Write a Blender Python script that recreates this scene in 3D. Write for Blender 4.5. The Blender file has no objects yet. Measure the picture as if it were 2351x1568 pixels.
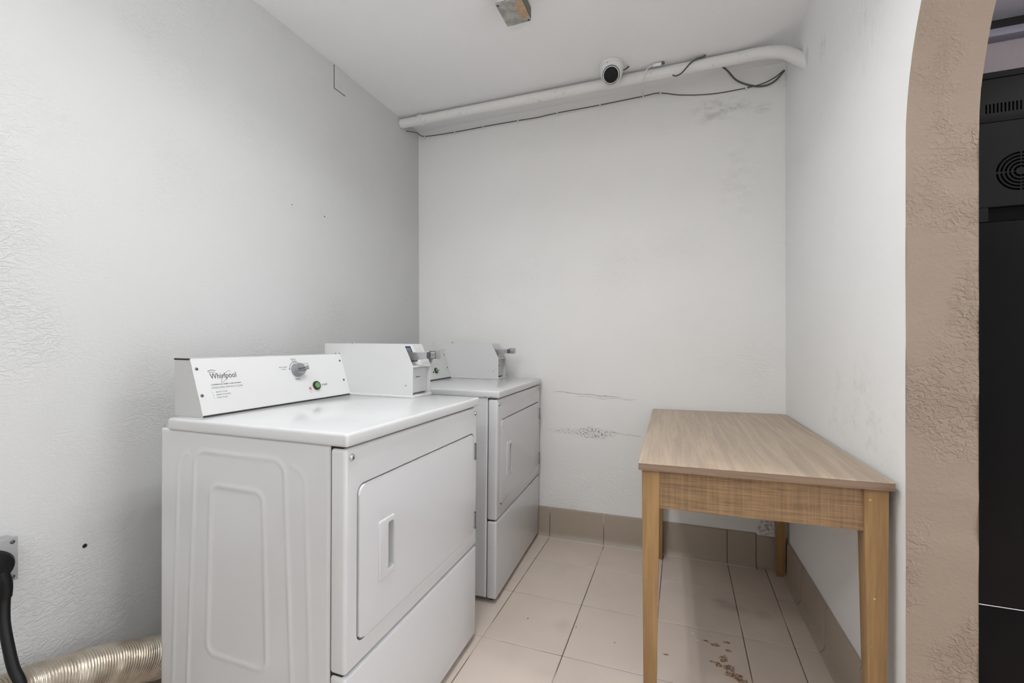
import bpy, bmesh, math, random
from mathutils import Vector, Matrix, noise
PI = math.pi
S = bpy.context.scene
COL = S.collection

# ------------------------------------------------------------------ camera, world, exposure
def make_camera():
    yaw, pitch, roll = 0.35655694, -0.00345264, -0.00286639
    f = Vector((-math.sin(yaw)*math.cos(pitch), math.cos(yaw)*math.cos(pitch), math.sin(pitch)))
    r = Vector((math.cos(yaw), math.sin(yaw), 0)); u = r.cross(f)
    r2 = r*math.cos(roll)+u*math.sin(roll); u2 = -r*math.sin(roll)+u*math.cos(roll)
    M = Matrix((r2, u2, -f)).transposed().to_4x4()
    M.translation = Vector((1.59153851, -2.54763385, 1.11736752))
    cd = bpy.data.cameras.new('camera'); co = bpy.data.objects.new('camera', cd); COL.objects.link(co)
    co.matrix_world = M
    cd.sensor_width = 36; cd.sensor_fit = 'HORIZONTAL'; cd.lens = 1040.80751*36/2351
    cd.shift_y = 8.461770/2351
    cd.clip_start = 0.01; cd.clip_end = 100
    S.camera = co
make_camera()

W = bpy.data.worlds.new('world'); S.world = W; W.use_nodes = True
bg = W.node_tree.nodes['Background']
bg.inputs[0].default_value = (0.90, 0.95, 1.0, 1); bg.inputs[1].default_value = 3.6
S.view_settings.view_transform = 'Standard'; S.view_settings.look = 'None'
S.view_settings.exposure = -0.13; S.view_settings.gamma = 1; S.view_settings.use_curve_mapping = False
DOWNLIGHT_WATTS = 11.0           # area lights added under the strip light tubes to throw light down
DOWNLIGHT_SPREAD = 156
TUBE_POWER = 8.0             # strip light over the room
REAR_POWER = 40.0             # unseen batten added for fill, behind the viewpoint
FILL_UPLIGHT_POWER = 135.0  # made-up uplight behind the viewpoint, lifting ceiling and walls
GLOBE_POWER = 60.0            # unseen globe added for brightness beyond the archway

# ------------------------------------------------------------------ materials
def lin(c):
    return tuple(((x/255)/12.92 if x/255 <= 0.04045 else ((x/255+0.055)/1.055)**2.4) for x in c)

class NB:
    """small node builder"""
    def __init__(s, name):
        s.m = bpy.data.materials.new(name); s.m.use_nodes = True
        s.t = s.m.node_tree; s.b = s.t.nodes['Principled BSDF']; s.xyz = None
    def n(s, typ, **kw):
        nd = s.t.nodes.new(typ)
        for k, v in kw.items(): setattr(nd, k, v)
        return nd
    def put(s, sock, v):
        if isinstance(v, bpy.types.NodeSocket): s.t.links.new(v, sock)
        elif v is not None:
            if hasattr(sock.default_value, '__len__') and not hasattr(v, '__len__'): v = (v, v, v)
            if hasattr(sock.default_value, '__len__') and len(sock.default_value) == 4 and len(v) == 3: v = (*v, 1)
            sock.default_value = v
    def math(s, op, a, b=None, c=None, clamp=False):
        nd = s.n('ShaderNodeMath', operation=op, use_clamp=clamp)
        s.put(nd.inputs[0], a); s.put(nd.inputs[1], b)
        if c is not None: s.put(nd.inputs[2], c)
        return nd.outputs[0]
    def pos(s):
        if s.xyz is None:
            s.co = s.n('ShaderNodeTexCoord').outputs['Object']
            sp = s.n('ShaderNodeSeparateXYZ'); s.t.links.new(s.co, sp.inputs[0])
            s.xyz = sp.outputs
        return s.xyz
    def mapped(s, scale=(1, 1, 1), rot=(0, 0, 0)):
        s.pos(); mp = s.n('ShaderNodeMapping'); s.t.links.new(s.co, mp.inputs[0])
        mp.inputs['Scale'].default_value = scale; mp.inputs['Rotation'].default_value = rot
        return mp.outputs[0]
    def noise(s, scale, detail=4, rough=.55, vec=None, dist=0):
        nd = s.n('ShaderNodeTexNoise'); s.pos()
        s.t.links.new(vec if vec is not None else s.co, nd.inputs['Vector'])
        nd.inputs['Scale'].default_value = scale; nd.inputs['Detail'].default_value = detail
        nd.inputs['Roughness'].default_value = rough; nd.inputs['Distortion'].default_value = dist
        return nd.outputs[0]
    def ramp(s, v, a, b, lo=0.0, hi=1.0, smooth=True):
        nd = s.n('ShaderNodeMapRange', interpolation_type='SMOOTHSTEP' if smooth else 'LINEAR')
        s.put(nd.inputs[0], v)
        for i, x in enumerate((a, b, lo, hi)): s.put(nd.inputs[i+1], x)
        return nd.outputs[0]
    def mix(s, fac, a, b):
        nd = s.n('ShaderNodeMix', data_type='RGBA'); s.put(nd.inputs[0], fac)
        s.put(nd.inputs[6], a); s.put(nd.inputs[7], b); return nd.outputs[2]
    def blob(s, ax, centre, r, soft=.5, warp=0.0, wscale=30):
        """mask around a point in a plane; ax = the two coordinate indexes"""
        p = s.pos(); q = []
        for a, c in zip(ax, centre): q.append(s.math('SUBTRACT', p[a], c))
        rr = r if hasattr(r, '__len__') else (r, r)
        q = [s.math('DIVIDE', k, e) for k, e in zip(q, rr)]
        d = s.math('SQRT', s.math('ADD', s.math('MULTIPLY', q[0], q[0]), s.math('MULTIPLY', q[1], q[1])))
        if warp:
            d = s.math('ADD', d, s.math('MULTIPLY', s.math('SUBTRACT', s.noise(wscale, 3), .5), warp*2))
        return s.ramp(d, 1-soft, 1.0, 1, 0)
    def bump(s, h, dist, strength=1.0):
        nd = s.n('ShaderNodeBump'); s.put(nd.inputs['Height'], h)
        nd.inputs['Distance'].default_value = dist; nd.inputs['Strength'].default_value = strength
        s.t.links.new(nd.outputs[0], s.b.inputs['Normal'])
    def done(s, col=None, rough=.5, metal=0.0, coat=0, spec=None, emit=None, estr=0):
        s.put(s.b.inputs['Base Color'], col); s.put(s.b.inputs['Roughness'], rough); s.b.inputs['Metallic'].default_value = metal
        if coat: s.b.inputs['Coat Weight'].default_value = coat; s.b.inputs['Coat Roughness'].default_value = .1
        if spec is not None: s.b.inputs['Specular IOR Level'].default_value = spec
        if emit: s.put(s.b.inputs['Emission Color'], emit); s.b.inputs['Emission Strength'].default_value = estr
        return s.m

def plain(name, rgb, rough=.5, metal=0.0, var=.03, vscale=8, **kw):
    b = NB(name); c = lin(rgb)
    n = b.noise(vscale, 3)
    col = b.mix(n, tuple(x*(1-var*2) for x in c), tuple(min(1, x*(1+var*2)) for x in c))
    return b.done(col, rough, metal, **kw)

def wall_paint(name, rgb, height, patch_lo, patch_hi, stains=None, rot=(0, 0, 0), scale=(1, 1, 1)):
    b = NB(name); c = lin(rgb)
    v = b.mapped(scale, rot)
    ridges = b.noise(66, 4, .5, v, .5)
    ridges = b.math('ABSOLUTE', b.math('SUBTRACT', ridges, .5))
    ridges = b.ramp(ridges, 0, .12, 1, 0)
    fine = b.noise(120, 3)
    patch = b.ramp(b.noise(1.7, 3), patch_lo, patch_hi, .12, 1)
    h = b.math('ADD', b.math('MULTIPLY', ridges, patch), b.math('MULTIPLY', fine, .25))
    wav = b.noise(3.2, 2)
    h = b.math('ADD', h, b.math('MULTIPLY', wav, 1.2))
    b.bump(h, height)
    tint = b.mix(b.noise(2.0, 4), tuple(x*.965 for x in c), tuple(min(1, x*1.01) for x in c))
    col = tint
    if stains: col = stains(b, col)
    return b.done(col, .72, spec=.3)

def back_stains(b, col):
    p = b.pos()
    g = lin((112, 110, 106))
    # broad scuffed smudges under the pipe, next to the right corner
    m1 = b.blob((0, 2), (1.78, 2.31), (.20, .085), .9, .35, 9)
    sc = b.ramp(b.noise(13, 7, .68, b.mapped((1, 1, 1.9), (0, .6, 0))), .40, .74, 0, 1)
    col = b.mix(b.math('MULTIPLY', b.math('MULTIPLY', m1, sc), .5), col, g)
    m1b = b.blob((0, 2), (1.97, 2.29), (.05, .04), .9, .4, 20)
    col = b.mix(b.math('MULTIPLY', b.math('MULTIPLY', m1b, sc), .6), col, g)
    m1c = b.blob((0, 2), (1.86, 1.95), (.12, .35), .9, .5, 8)
    col = b.mix(b.math('MULTIPLY', b.math('MULTIPLY', m1c, sc), .12), col, g)
    # the rubbed band left by something pushed along the wall
    m2 = b.blob((0, 2), (1.13, .613), (.145, .040), .55, .25, 14)
    m2b = b.blob((0, 2), (1.03, .615), (.23, .026), .8, .3, 12)
    sp = b.ramp(b.noise(110, 4, .6), .47, .62, 0, .9)
    band = b.math('MAXIMUM', b.math('MULTIPLY', m2, .95), b.math('MULTIPLY', m2b, .55))
    col = b.mix(b.math('MULTIPLY', band, sp), col, lin((105, 103, 100)))
    # a thin crack line and a second one
    for (xc, zc, hw, sl, k) in ((1.09, .829, .21, -.055, .42), (1.31, .616, .09, -.06, .3), (1.20, .812, .19, -.03, .22)):
        dz = b.math('SUBTRACT', b.math('SUBTRACT', p[2], zc), b.math('MULTIPLY', b.math('SUBTRACT', p[0], xc), sl))
        dz = b.math('ADD', dz, b.math('MULTIPLY', b.math('SUBTRACT', b.noise(14, 4), .5), .035))
        line = b.ramp(b.math('ABSOLUTE', dz), .0005, .0045, 1, 0)
        ex = b.ramp(b.math('ABSOLUTE', b.math('SUBTRACT', p[0], xc)), hw*.7, hw, 1, 0)
        col = b.mix(b.math('MULTIPLY', b.math('MULTIPLY', line, ex), k), col, g)
    # torn plaster above the skirting by the right corner
    m3 = b.blob((0, 2), (1.985, .20), (.045, .05), .3, .5, 30)
    t = b.ramp(b.noise(60, 4), .45, .6, 0, .6)
    col = b.mix(b.math('MULTIPLY', m3, t), col, lin((140, 118, 100)))
    return col

def left_stains(b, col):
    for (y, z, r) in ((-1.765, .545, .0075), (-.831, 1.726, .004), (-1.025, 1.727, .003)):
        col = b.mix(b.blob((1, 2), (y, z), r, .4, .3, 200), col, lin((25, 24, 23)))
    return col

def right_stains(b, col):
    g = lin((120, 118, 114))
    for (y, z, ry, rz, k) in ((-.56, 2.22, .05, .09, .35), (-.36, 2.29, .03, .07, .55), (-.29, 2.36, .02, .06, .8), (-.95, 2.05, .2, .25, .12)):
        m = b.blob((1, 2), (y, z), (ry, rz), .9, .5, 14)
        sc = b.ramp(b.noise(22, 6, .65, b.mapped((1, 3, .6))), .42, .72, 0, 1)
        col = b.mix(b.math('MULTIPLY', b.math('MULTIPLY', m, sc), k), col, g)
    m = b.blob((1, 2), (-.9, .9), (.5, .25), .9, .4, 8)
    sc = b.ramp(b.noise(16, 6, .65), .5, .75, 0, 1)
    return b.mix(b.math('MULTIPLY', b.math('MULTIPLY', m, sc), .18), col, g)

M = {}
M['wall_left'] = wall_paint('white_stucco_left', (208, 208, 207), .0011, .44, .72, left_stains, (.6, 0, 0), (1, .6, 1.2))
M['wall_back'] = wall_paint('white_stucco_back', (242, 241, 239), .0012, .5, .75, back_stains, (0, .3, 0), (.6, 1, 1.2))
M['wall_right'] = wall_paint('white_stucco_right', (244, 244, 243), .0006, .5, .7, right_stains)
M['ceiling'] = wall_paint('white_ceiling_paint', (246, 246, 246), .0009, .6, .9)

def beige_stucco():
    b = NB('beige_stucco'); c = lin((159, 142, 126))
    r = b.noise(52, 4, .55, b.mapped((1, 1, 1.25), (0, .6, 0)), .22)
    r = b.ramp(b.math('ABSOLUTE', b.math('SUBTRACT', r, .5)), 0, .13, 1, 0)
    patch = b.ramp(b.noise(4.0, 3), .46, .60, .08, 1)
    h = b.math('ADD', b.math('MULTIPLY', r, patch), b.math('MULTIPLY', b.noise(60, 4), .3))
    b.bump(h, .0024)
    col = b.mix(b.noise(5, 4), tuple(x*.93 for x in c), tuple(x*1.04 for x in c))
    return b.done(col, .6, spec=.35)
M['beige'] = beige_stucco()
M['stucco_far'] = wall_paint('pinkish_stucco', (184, 176, 179), .0022, .4, .7)
M['far_ceiling'] = plain('grey_ceiling_paint', (232, 231, 238), .8)
M['lilac'] = plain('lilac_trim_paint', (158, 156, 172), .5)

def tile_mat(name, rgb, stains=False):
    b = NB(name); c = lin(rgb); p = b.pos()
    nd = b.noise(5, 5, .6)
    col = b.mix(nd, tuple(x*.90 for x in c), tuple(x*1.08 for x in c))
    sp = b.ramp(b.noise(160, 2), .66, .74, 0, .35)
    col = b.mix(sp, col, tuple(x*.7 for x in c))
    if stains:
        col2 = col
        for (x, y, rx, ry, k) in ((1.791, -.435, .09, .05, .35), (1.904, -.443, .05, .05, .35), (1.752, -.397, .05, .03, .4), (1.15, -.8, .05, .07, .2)):
            m = b.math('MULTIPLY', b.blob((0, 1), (x, y), (rx, ry), .9, .4, 16), k)
            col = b.mix(m, col, tuple(x_*.45 for x_ in c))
        for (x, y, rx, ry) in ((1.678, -.703, .012, .006), (1.708, -.715, .022, .011), (1.751, -.687, .016, .007), (1.753, -.735, .016, .007), (1.731, -.789, .016, .022), (1.700, -.817, .017, .008), (1.714, -.826, .012, .013), (1.747, -.832, .020, .022), (1.756, -.862, .034, .016), (1.774, -.880, .022, .016), (1.54, -.833, .013, .006)):
            m = b.blob((0, 1), (x, y), (rx, ry), .35, .9, 75)
            hol = b.ramp(b.noise(120, 3), .35, .62, .25, 1)
            col = b.mix(b.math('MULTIPLY', m, hol), col, lin((124, 84, 34)))
        for (x, y, r) in ((1.632, -.674, .006), (1.648, -.712, .006), (1.696, -.551, .003), (1.835, -.5, .003), (1.938, -.326, .003)):
            col = b.mix(b.blob((0, 1), (x, y), r, .4, .5, 200), col, (.75, .73, .7))
        for (x, y, r) in ((1.007, -.803, .004), (1.203, -.789, .003), (1.358, -.832, .003)):
            col = b.mix(b.blob((0, 1), (x, y), r, .4, .4, 200), col, (.02, .02, .02))
    b.bump(b.math('ADD', b.noise(18, 3), b.math('MULTIPLY', b.noise(140, 2), .15)), .0012)
    return b.done(col, .42, spec=.4)
M['tile'] = tile_mat('taupe_floor_tile', (212, 198, 186), True)
M['base_tile'] = tile_mat('taupe_skirting_tile', (170, 157, 142))
def grout():
    b = NB('tile_grout')
    col = b.mix(b.ramp(b.noise(2.6, 3), .50, .62), lin((92, 84, 78)), lin((188, 178, 166)))
    return b.done(col, .9)
M['grout'] = grout()
M['toe_highlight'] = plain('painted_toe_highlight', (190, 181, 169), .6)  # highlight on the back skirting toe, put into a pale colour

def enamel(name, rgb, scuffs=False):
    b = NB(name); c = lin(rgb)
    col = b.mix(b.noise(4, 3), tuple(x*.985 for x in c), c)
    b.bump(b.noise(7, 2), .0006)
    return b.done(col, .20, coat=.35, spec=.5)
M['enamel'] = enamel('white_enamel', (209, 209, 210))
M['powder'] = plain('white_powder_coat', (209, 209, 208), .38, var=.012)
M['powder_shade'] = plain('grey_white_end_cap', (192, 192, 191), .45, var=.012)
M['gap'] = plain('dark_gap', (40, 38, 36), .8)
M['dark_print'] = plain('dark_print', (74, 74, 76), .6, var=.01)
M['pale_print'] = plain('pale_grey_print', (158, 158, 158), .6, var=.01)
M['grey_plastic'] = plain('grey_plastic', (132, 132, 134), .4)
M['dark_plastic'] = plain('dark_plastic', (45, 45, 47), .4)
M['black_plastic'] = plain('black_plastic', (19, 19, 20), .35)
M['lens_black'] = plain('matte_black_lens', (24, 24, 25), .5, spec=.2)
M['black_rubber'] = plain('black_rubber', (14, 14, 15), .5, spec=.25)
M['green_button'] = plain('green_button', (96, 134, 84), .4)
M['dark_green'] = plain('dark_green_bezel', (24, 36, 18), .35)
M['red_led'] = plain('dull_red_lens', (190, 105, 95), .4)
M['chrome'] = plain('chrome', (205, 205, 208), .22, 1.0)
M['steel'] = plain('dull_steel', (188, 188, 190), .36, .85)
M['dark_steel'] = plain('dark_steel', (95, 95, 100), .4, .8)
M['sign_blue'] = plain('dark_blue_sign', (50, 56, 70), .5)
M['sign_pale'] = plain('pale_sign_lettering', (150, 156, 170), .5)
M['white_plastic'] = plain('white_plastic', (232, 232, 230), .35, var=.01)
M['white_pipe'] = None
def pipe_paint():
    b = NB('white_painted_pipe'); c = lin((232, 231, 228))
    dirt = b.math('MULTIPLY', b.ramp(b.noise(45, 4), .60, .72, 0, .5), b.ramp(b.noise(4, 2), .45, .6))
    col = b.mix(dirt, c, lin((150, 145, 136)))
    b.bump(b.noise(50, 3), .001)
    return b.done(col, .45)
M['white_pipe'] = pipe_paint()
def old_metal():
    b = NB('weathered_box_metal')
    col = b.mix(b.ramp(b.noise(30, 4), .4, .65), lin((150, 150, 143)), lin((182, 181, 174)))
    p = b.pos()
    m = b.blob((0, 1), (.036, -.004), (.024, .075), .5, .45, 50)
    col = b.mix(m, col, b.mix(b.noise(60, 3), lin((168, 112, 60)), lin((205, 185, 160))))
    return b.done(col, .55, .15)
M['old_metal'] = old_metal()
M['tarnish'] = plain('tarnished_side', (110, 112, 98), .6, .2, var=.2, vscale=50)
M['cable_grey'] = plain('dark_grey_cable', (88, 87, 81), .6)
M['jack_grey'] = plain('outlet_grey', (158, 158, 158), .4, var=.02)

def foil():
    b = NB('foil_duct'); p = b.pos()
    col = b.mix(b.ramp(b.noise(9, 4), .4, .6), lin((196, 186, 172)), lin((160, 147, 131)))
    b.bump(b.noise(60, 4), .0012)
    return b.done(col, .28, .72)
M['foil'] = foil()

def laminate(name, rgb, grain_axis):
    b = NB(name); c = lin(rgb)
    sc = [9, 9, 9]; sc[grain_axis] = .35
    warp = b.noise(1.6, 2)
    v = b.mapped(tuple(sc))
    n = b.n('ShaderNodeTexNoise'); b.t.links.new(v, n.inputs['Vector'])
    n.inputs['Scale'].default_value = 6; n.inputs['Detail'].default_value = 8; n.inputs['Roughness'].default_value = .62; n.inputs['Distortion'].default_value = .6
    fine = b.noise(40, 3, .6, b.mapped(tuple(s_*2 for s_ in sc)))
    f = b.math('ADD', b.math('MULTIPLY', n.outputs[0], .75), b.math('MULTIPLY', fine, .25))
    f = b.ramp(f, .34, .66)
    col = b.mix(f, tuple(x*.78 for x in c), tuple(x*1.17 for x in c))
    m = b.ramp(b.noise(3, 4), .58, .75, 0, .25)
    col = b.mix(m, col, tuple(x*.62 for x in c))
    return b.done(col, .36, spec=.4)
M['table_top'] = laminate('walnut_laminate', (176, 156, 134), 1)
M['table_edge'] = laminate('walnut_edge_band', (138, 116, 98), 0)
def weave():
    b = NB('crosshatched_laminate'); c = lin((144, 116, 86))
    a = b.noise(7, 5, .65, b.mapped((1.0, 1.0, 26)))
    d = b.noise(7, 5, .65, b.mapped((26, 26, 1.0)))
    f = b.math('ADD', b.math('MULTIPLY', a, .62), b.math('MULTIPLY', d, .38))
    col = b.mix(b.ramp(f, .38, .62), tuple(x*.72 for x in c), tuple(x*1.25 for x in c))
    return b.done(col, .45, spec=.35)
M['apron'] = weave()
def leg_wood():
    b = NB('honey_wood_leg'); c = lin((157, 124, 83))
    f = b.noise(8, 6, .6, b.mapped((14, 14, .7)))
    col = b.mix(b.ramp(f, .35, .65), tuple(x*.86 for x in c), tuple(x*1.08 for x in c))
    chips = b.ramp(b.noise(55, 2), .73, .76)
    col = b.mix(chips, col, lin((214, 190, 150)))
    return b.done(col, .42, spec=.4)
M['leg'] = leg_wood()

# ------------------------------------------------------------------ mesh helpers
def link(name, bm, mat, parent=None, smooth=True, angle=32):
    me = bpy.data.meshes.new(name); bmesh.ops.recalc_face_normals(bm, faces=bm.faces); bm.to_mesh(me); bm.free()
    mats = mat if isinstance(mat, (list, tuple)) else [mat]
    for m_ in mats: me.materials.append(m_)
    if smooth:
        me.shade_smooth()
        me.set_sharp_from_angle(angle=math.radians(angle))
    o = bpy.data.objects.new(name, me); COL.objects.link(o)
    if parent: o.parent = parent
    return o
def thing(name, label, cat, loc=(0, 0, 0), rot=(0, 0, 0), group=None):
    o = bpy.data.objects.new(name, None); COL.objects.link(o); o.empty_display_size = .1
    o.location = loc; o.rotation_euler = rot; o['label'] = label; o['category'] = cat
    if group: o['group'] = group
    return o
def tag(o, label, cat, group=None):
    o['label'] = label; o['category'] = cat
    if group: o['group'] = group
    return o
def struct(o, label=None, cat=None):
    o['kind'] = 'structure'
    if label: o['label'] = label
    if cat: o['category'] = cat
    return o
def merge(dst, src, mat_index=0):
    me = bpy.data.meshes.new('tmp'); src.to_mesh(me); src.free()
    n = len(dst.faces); dst.from_mesh(me); bpy.data.meshes.remove(me)
    if mat_index:
        dst.faces.ensure_lookup_table()
        for f in dst.faces[n:]: f.material_index = mat_index
    return dst
def box(lo, hi, r=0.0, seg=2, mat_index=0, dst=None):
    bm = bmesh.new(); bmesh.ops.create_cube(bm, size=1)
    for v in bm.verts: v.co = Vector([lo[i] + (v.co[i]+.5)*(hi[i]-lo[i]) for i in range(3)])
    if r > 0: bmesh.ops.bevel(bm, geom=bm.edges[:], offset=r, segments=seg, profile=.5, affect='EDGES')
    if dst is None: return bm
    return merge(dst, bm, mat_index)
def tapered(p0, s0, p1, s1, r=.003):
    """square post between two centre points with sizes (x, y)"""
    bm = bmesh.new(); v = []
    for p, s in ((p0, s0), (p1, s1)):
        for a, b_ in ((-1, -1), (1, -1), (1, 1), (-1, 1)): v.append(bm.verts.new((p[0]+a*s[0]/2, p[1]+b_*s[1]/2, p[2])))
    bm.faces.new(v[3::-1]); bm.faces.new(v[4:])
    for i in range(4): bm.faces.new((v[i], v[(i+1) % 4], v[4+(i+1) % 4], v[4+i]))
    if r: bmesh.ops.bevel(bm, geom=bm.edges[:], offset=r, segments=2, profile=.5, affect='EDGES')
    return bm
def rrect(w, h, r, seg=6, cx=0, cy=0):
    pts = []
    for (sx, sy, a0) in ((1, -1, -90), (1, 1, 0), (-1, 1, 90), (-1, -1, 180)):
        for k in range(seg+1):
            a = math.radians(a0+90*k/seg)
            pts.append((cx+sx*(w/2-r)+r*math.cos(a), cy+sy*(h/2-r)+r*math.sin(a)))
    return pts
def prism(pts, d0, d1, plane='YZ', bevel=0.0, seg=2):
    """extrude a 2-D outline; plane YZ -> depth along X, XZ -> along Y, XY -> along Z; bevel rounds the d1 rim"""
    bm = bmesh.new()
    def P(a, b_, d): return {'YZ': (d, a, b_), 'XZ': (a, d, b_), 'XY': (a, b_, d)}[plane]
    lo = [bm.verts.new(P(a, b_, d0)) for a, b_ in pts]; hi = [bm.verts.new(P(a, b_, d1)) for a, b_ in pts]
    n = len(pts); bm.faces.new(lo[::-1]); top = bm.faces.new(hi)
    for i in range(n): bm.faces.new((lo[i], lo[(i+1) % n], hi[(i+1) % n], hi[i]))
    if bevel: bmesh.ops.bevel(bm, geom=list(top.edges), offset=bevel, segments=seg, profile=.5, affect='EDGES')
    bmesh.ops.recalc_face_normals(bm, faces=bm.faces)
    return bm
def lathe(prof, seg=24, mtx=None, cap=True):
    """revolve (r, z) about Z"""
    bm = bmesh.new(); rings = []
    for r, z in prof:
        if r < 1e-6: rings.append([bm.verts.new((0, 0, z))])
        else: rings.append([bm.verts.new((r*math.cos(2*PI*k/seg), r*math.sin(2*PI*k/seg), z)) for k in range(seg)])
    for a, b_ in zip(rings, rings[1:]):
        for k in range(seg):
            k2 = (k+1) % seg
            if len(a) == 1 and len(b_) == 1: continue
            if len(a) == 1: bm.faces.new((a[0], b_[k], b_[k2]))
            elif len(b_) == 1: bm.faces.new((a[k], a[k2], b_[0]))
            else: bm.faces.new((a[k], a[k2], b_[k2], b_[k]))
    if cap:
        for rg in (rings[0], rings[-1]):
            if len(rg) > 2: bm.faces.new(rg)
    bmesh.ops.recalc_face_normals(bm, faces=bm.faces)
    if mtx is not None: bmesh.ops.transform(bm, matrix=mtx, verts=bm.verts)
    return bm
def smooth_path(pts, n=8):
    pts = [Vector(p) for p in pts]; out = []
    q = [pts[0]*2-pts[1]]+pts+[pts[-1]*2-pts[-2]]
    for i in range(1, len(q)-2):
        a, b_, c, d = q[i-1:i+3]
        for k in range(n):
            t = k/n
            out.append(.5*((2*b_)+(c-a)*t+(2*a-5*b_+4*c-d)*t*t+(3*b_-a-3*c+d)*t**3))
    out.append(pts[-1]); return out
def tube(path, r, seg=12, dst=None, cap=True):
    """sweep a circle; r is a number or f(arc length)"""
    bm = bmesh.new() if dst is None else dst
    path = [Vector(p) for p in path]; rings = []; s = 0
    T = [(path[min(i+1, len(path)-1)]-path[max(i-1, 0)]).normalized() for i in range(len(path))]
    N = T[0].orthogonal().normalized()
    for i, p in enumerate(path):
        if i:
            s += (p-path[i-1]).length
            N = (N-T[i]*N.dot(T[i])).normalized()
        B = T[i].cross(N); rr = r(s) if callable(r) else r
        rings.append([bm.verts.new(p+(N*math.cos(2*PI*k/seg)+B*math.sin(2*PI*k/seg))*rr) for k in range(seg)])
    for a, b_ in zip(rings, rings[1:]):
        for k in range(seg): bm.faces.new((a[k], a[(k+1) % seg], b_[(k+1) % seg], b_[k]))
    if cap: bm.faces.new(rings[0][::-1]); bm.faces.new(rings[-1])
    return bm
def frame(origin, u, v):
    """matrix whose local x,y,z are u, v, u x v at origin"""
    u = Vector(u).normalized(); v = Vector(v).normalized(); n = u.cross(v)
    m = Matrix((u, v, n)).transposed().to_4x4(); m.translation = Vector(origin); return m
def boolean(o, cutter_bm, op='DIFFERENCE'):
    me = bpy.data.meshes.new('cut'); bmesh.ops.recalc_face_normals(cutter_bm, faces=cutter_bm.faces); cutter_bm.to_mesh(me); cutter_bm.free()
    c = bpy.data.objects.new('cut', me); COL.objects.link(c)
    par = o.parent; o.parent = None
    md = o.modifiers.new('b', 'BOOLEAN'); md.operation = op; md.object = c; md.solver = 'EXACT'
    dg = bpy.context.evaluated_depsgraph_get()
    nm = bpy.data.meshes.new_from_object(o.evaluated_get(dg)); old = o.data; o.modifiers.clear()
    nm.name = old.name; o.data = nm; bpy.data.meshes.remove(old)
    bpy.data.objects.remove(c); bpy.data.meshes.remove(me)
    o.data.shade_smooth(); o.data.set_sharp_from_angle(angle=math.radians(32))
    o.parent = par
    return o
def lettering(name, rows, mat, parent, mtx, depth=.0003):
    """rows: (text, x, y, height, width or None, align); each line a flat mesh on a plane given by mtx"""
    for (txt, x, y, h, w, al) in rows:
        out = bmesh.new()
        cu = bpy.data.curves.new('t', 'FONT'); cu.body = txt; cu.size = 1; cu.resolution_u = 3; cu.extrude = .5
        o = bpy.data.objects.new('t', cu); COL.objects.link(o)
        dg = bpy.context.evaluated_depsgraph_get(); me = bpy.data.meshes.new_from_object(o.evaluated_get(dg))
        bpy.data.objects.remove(o); bpy.data.curves.remove(cu)
        xs = [v.co.x for v in me.vertices]; x0, x1 = min(xs), max(xs)
        sy = h/.70; sx = (w/(x1-x0)) if w else sy*.9
        ww = (x1-x0)*sx; off = {'l': 0, 'c': -ww/2, 'r': -ww}[al]
        for v in me.vertices: v.co = Vector((x+off+(v.co.x-x0)*sx, y+v.co.y*sy, (v.co.z+.5)*depth))
        out.from_mesh(me); bpy.data.meshes.remove(me)
        bmesh.ops.transform(out, matrix=mtx, verts=out.verts)
        link(name, out, mat, parent, smooth=False)

# ------------------------------------------------------------------ room shell
RW, RH, YO = 2.072, 2.488, -4.0           # room width, ceiling height, open end
SL = -.026                                 # the right wall runs slightly out of square
def xr(y): return RW+SL*y
JY = -1.183; TH = .137                     # arch jamb and wall thickness
XF = 3.6

def shell_box(name, lo, hi, mat): return struct(link(name, box(lo, hi), mat, smooth=False))
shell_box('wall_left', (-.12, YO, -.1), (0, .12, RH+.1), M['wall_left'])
shell_box('wall_back', (-.12, 0, -.1), (2.15, .12, RH+.1), M['wall_back'])
shell_box('wall_back_beyond_arch', (2.15, 0, -.1), (XF+.1, .12, RH+.1), M['stucco_far'])
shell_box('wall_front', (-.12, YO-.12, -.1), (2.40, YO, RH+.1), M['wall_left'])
shell_box('ceiling', (-.12, YO, RH), (2.15, .12, RH+.12), M['ceiling'])
shell_box('ceiling_beyond_arch', (2.15, YO, RH), (XF+.1, .12, RH+.12), M['far_ceiling'])
for nm, lo, hi in (('wall_far', (XF, -1.25, -.1), (XF+.1, .0, RH)), ('wall_far_pier', (XF, -2.9, -.1), (XF+.1, -2.65, RH)), ('wall_far_head', (XF, -2.65, 2.10), (XF+.1, -1.25, RH))):
    shell_box(nm, lo, hi, M['stucco_far'])  # unseen doorway left between these pieces, added to let daylight reach the arch
shell_box('wall_front_beyond_arch', (2.34, -3.0, -.1), (XF+.1, -2.9, RH), M['stucco_far'])

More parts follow.
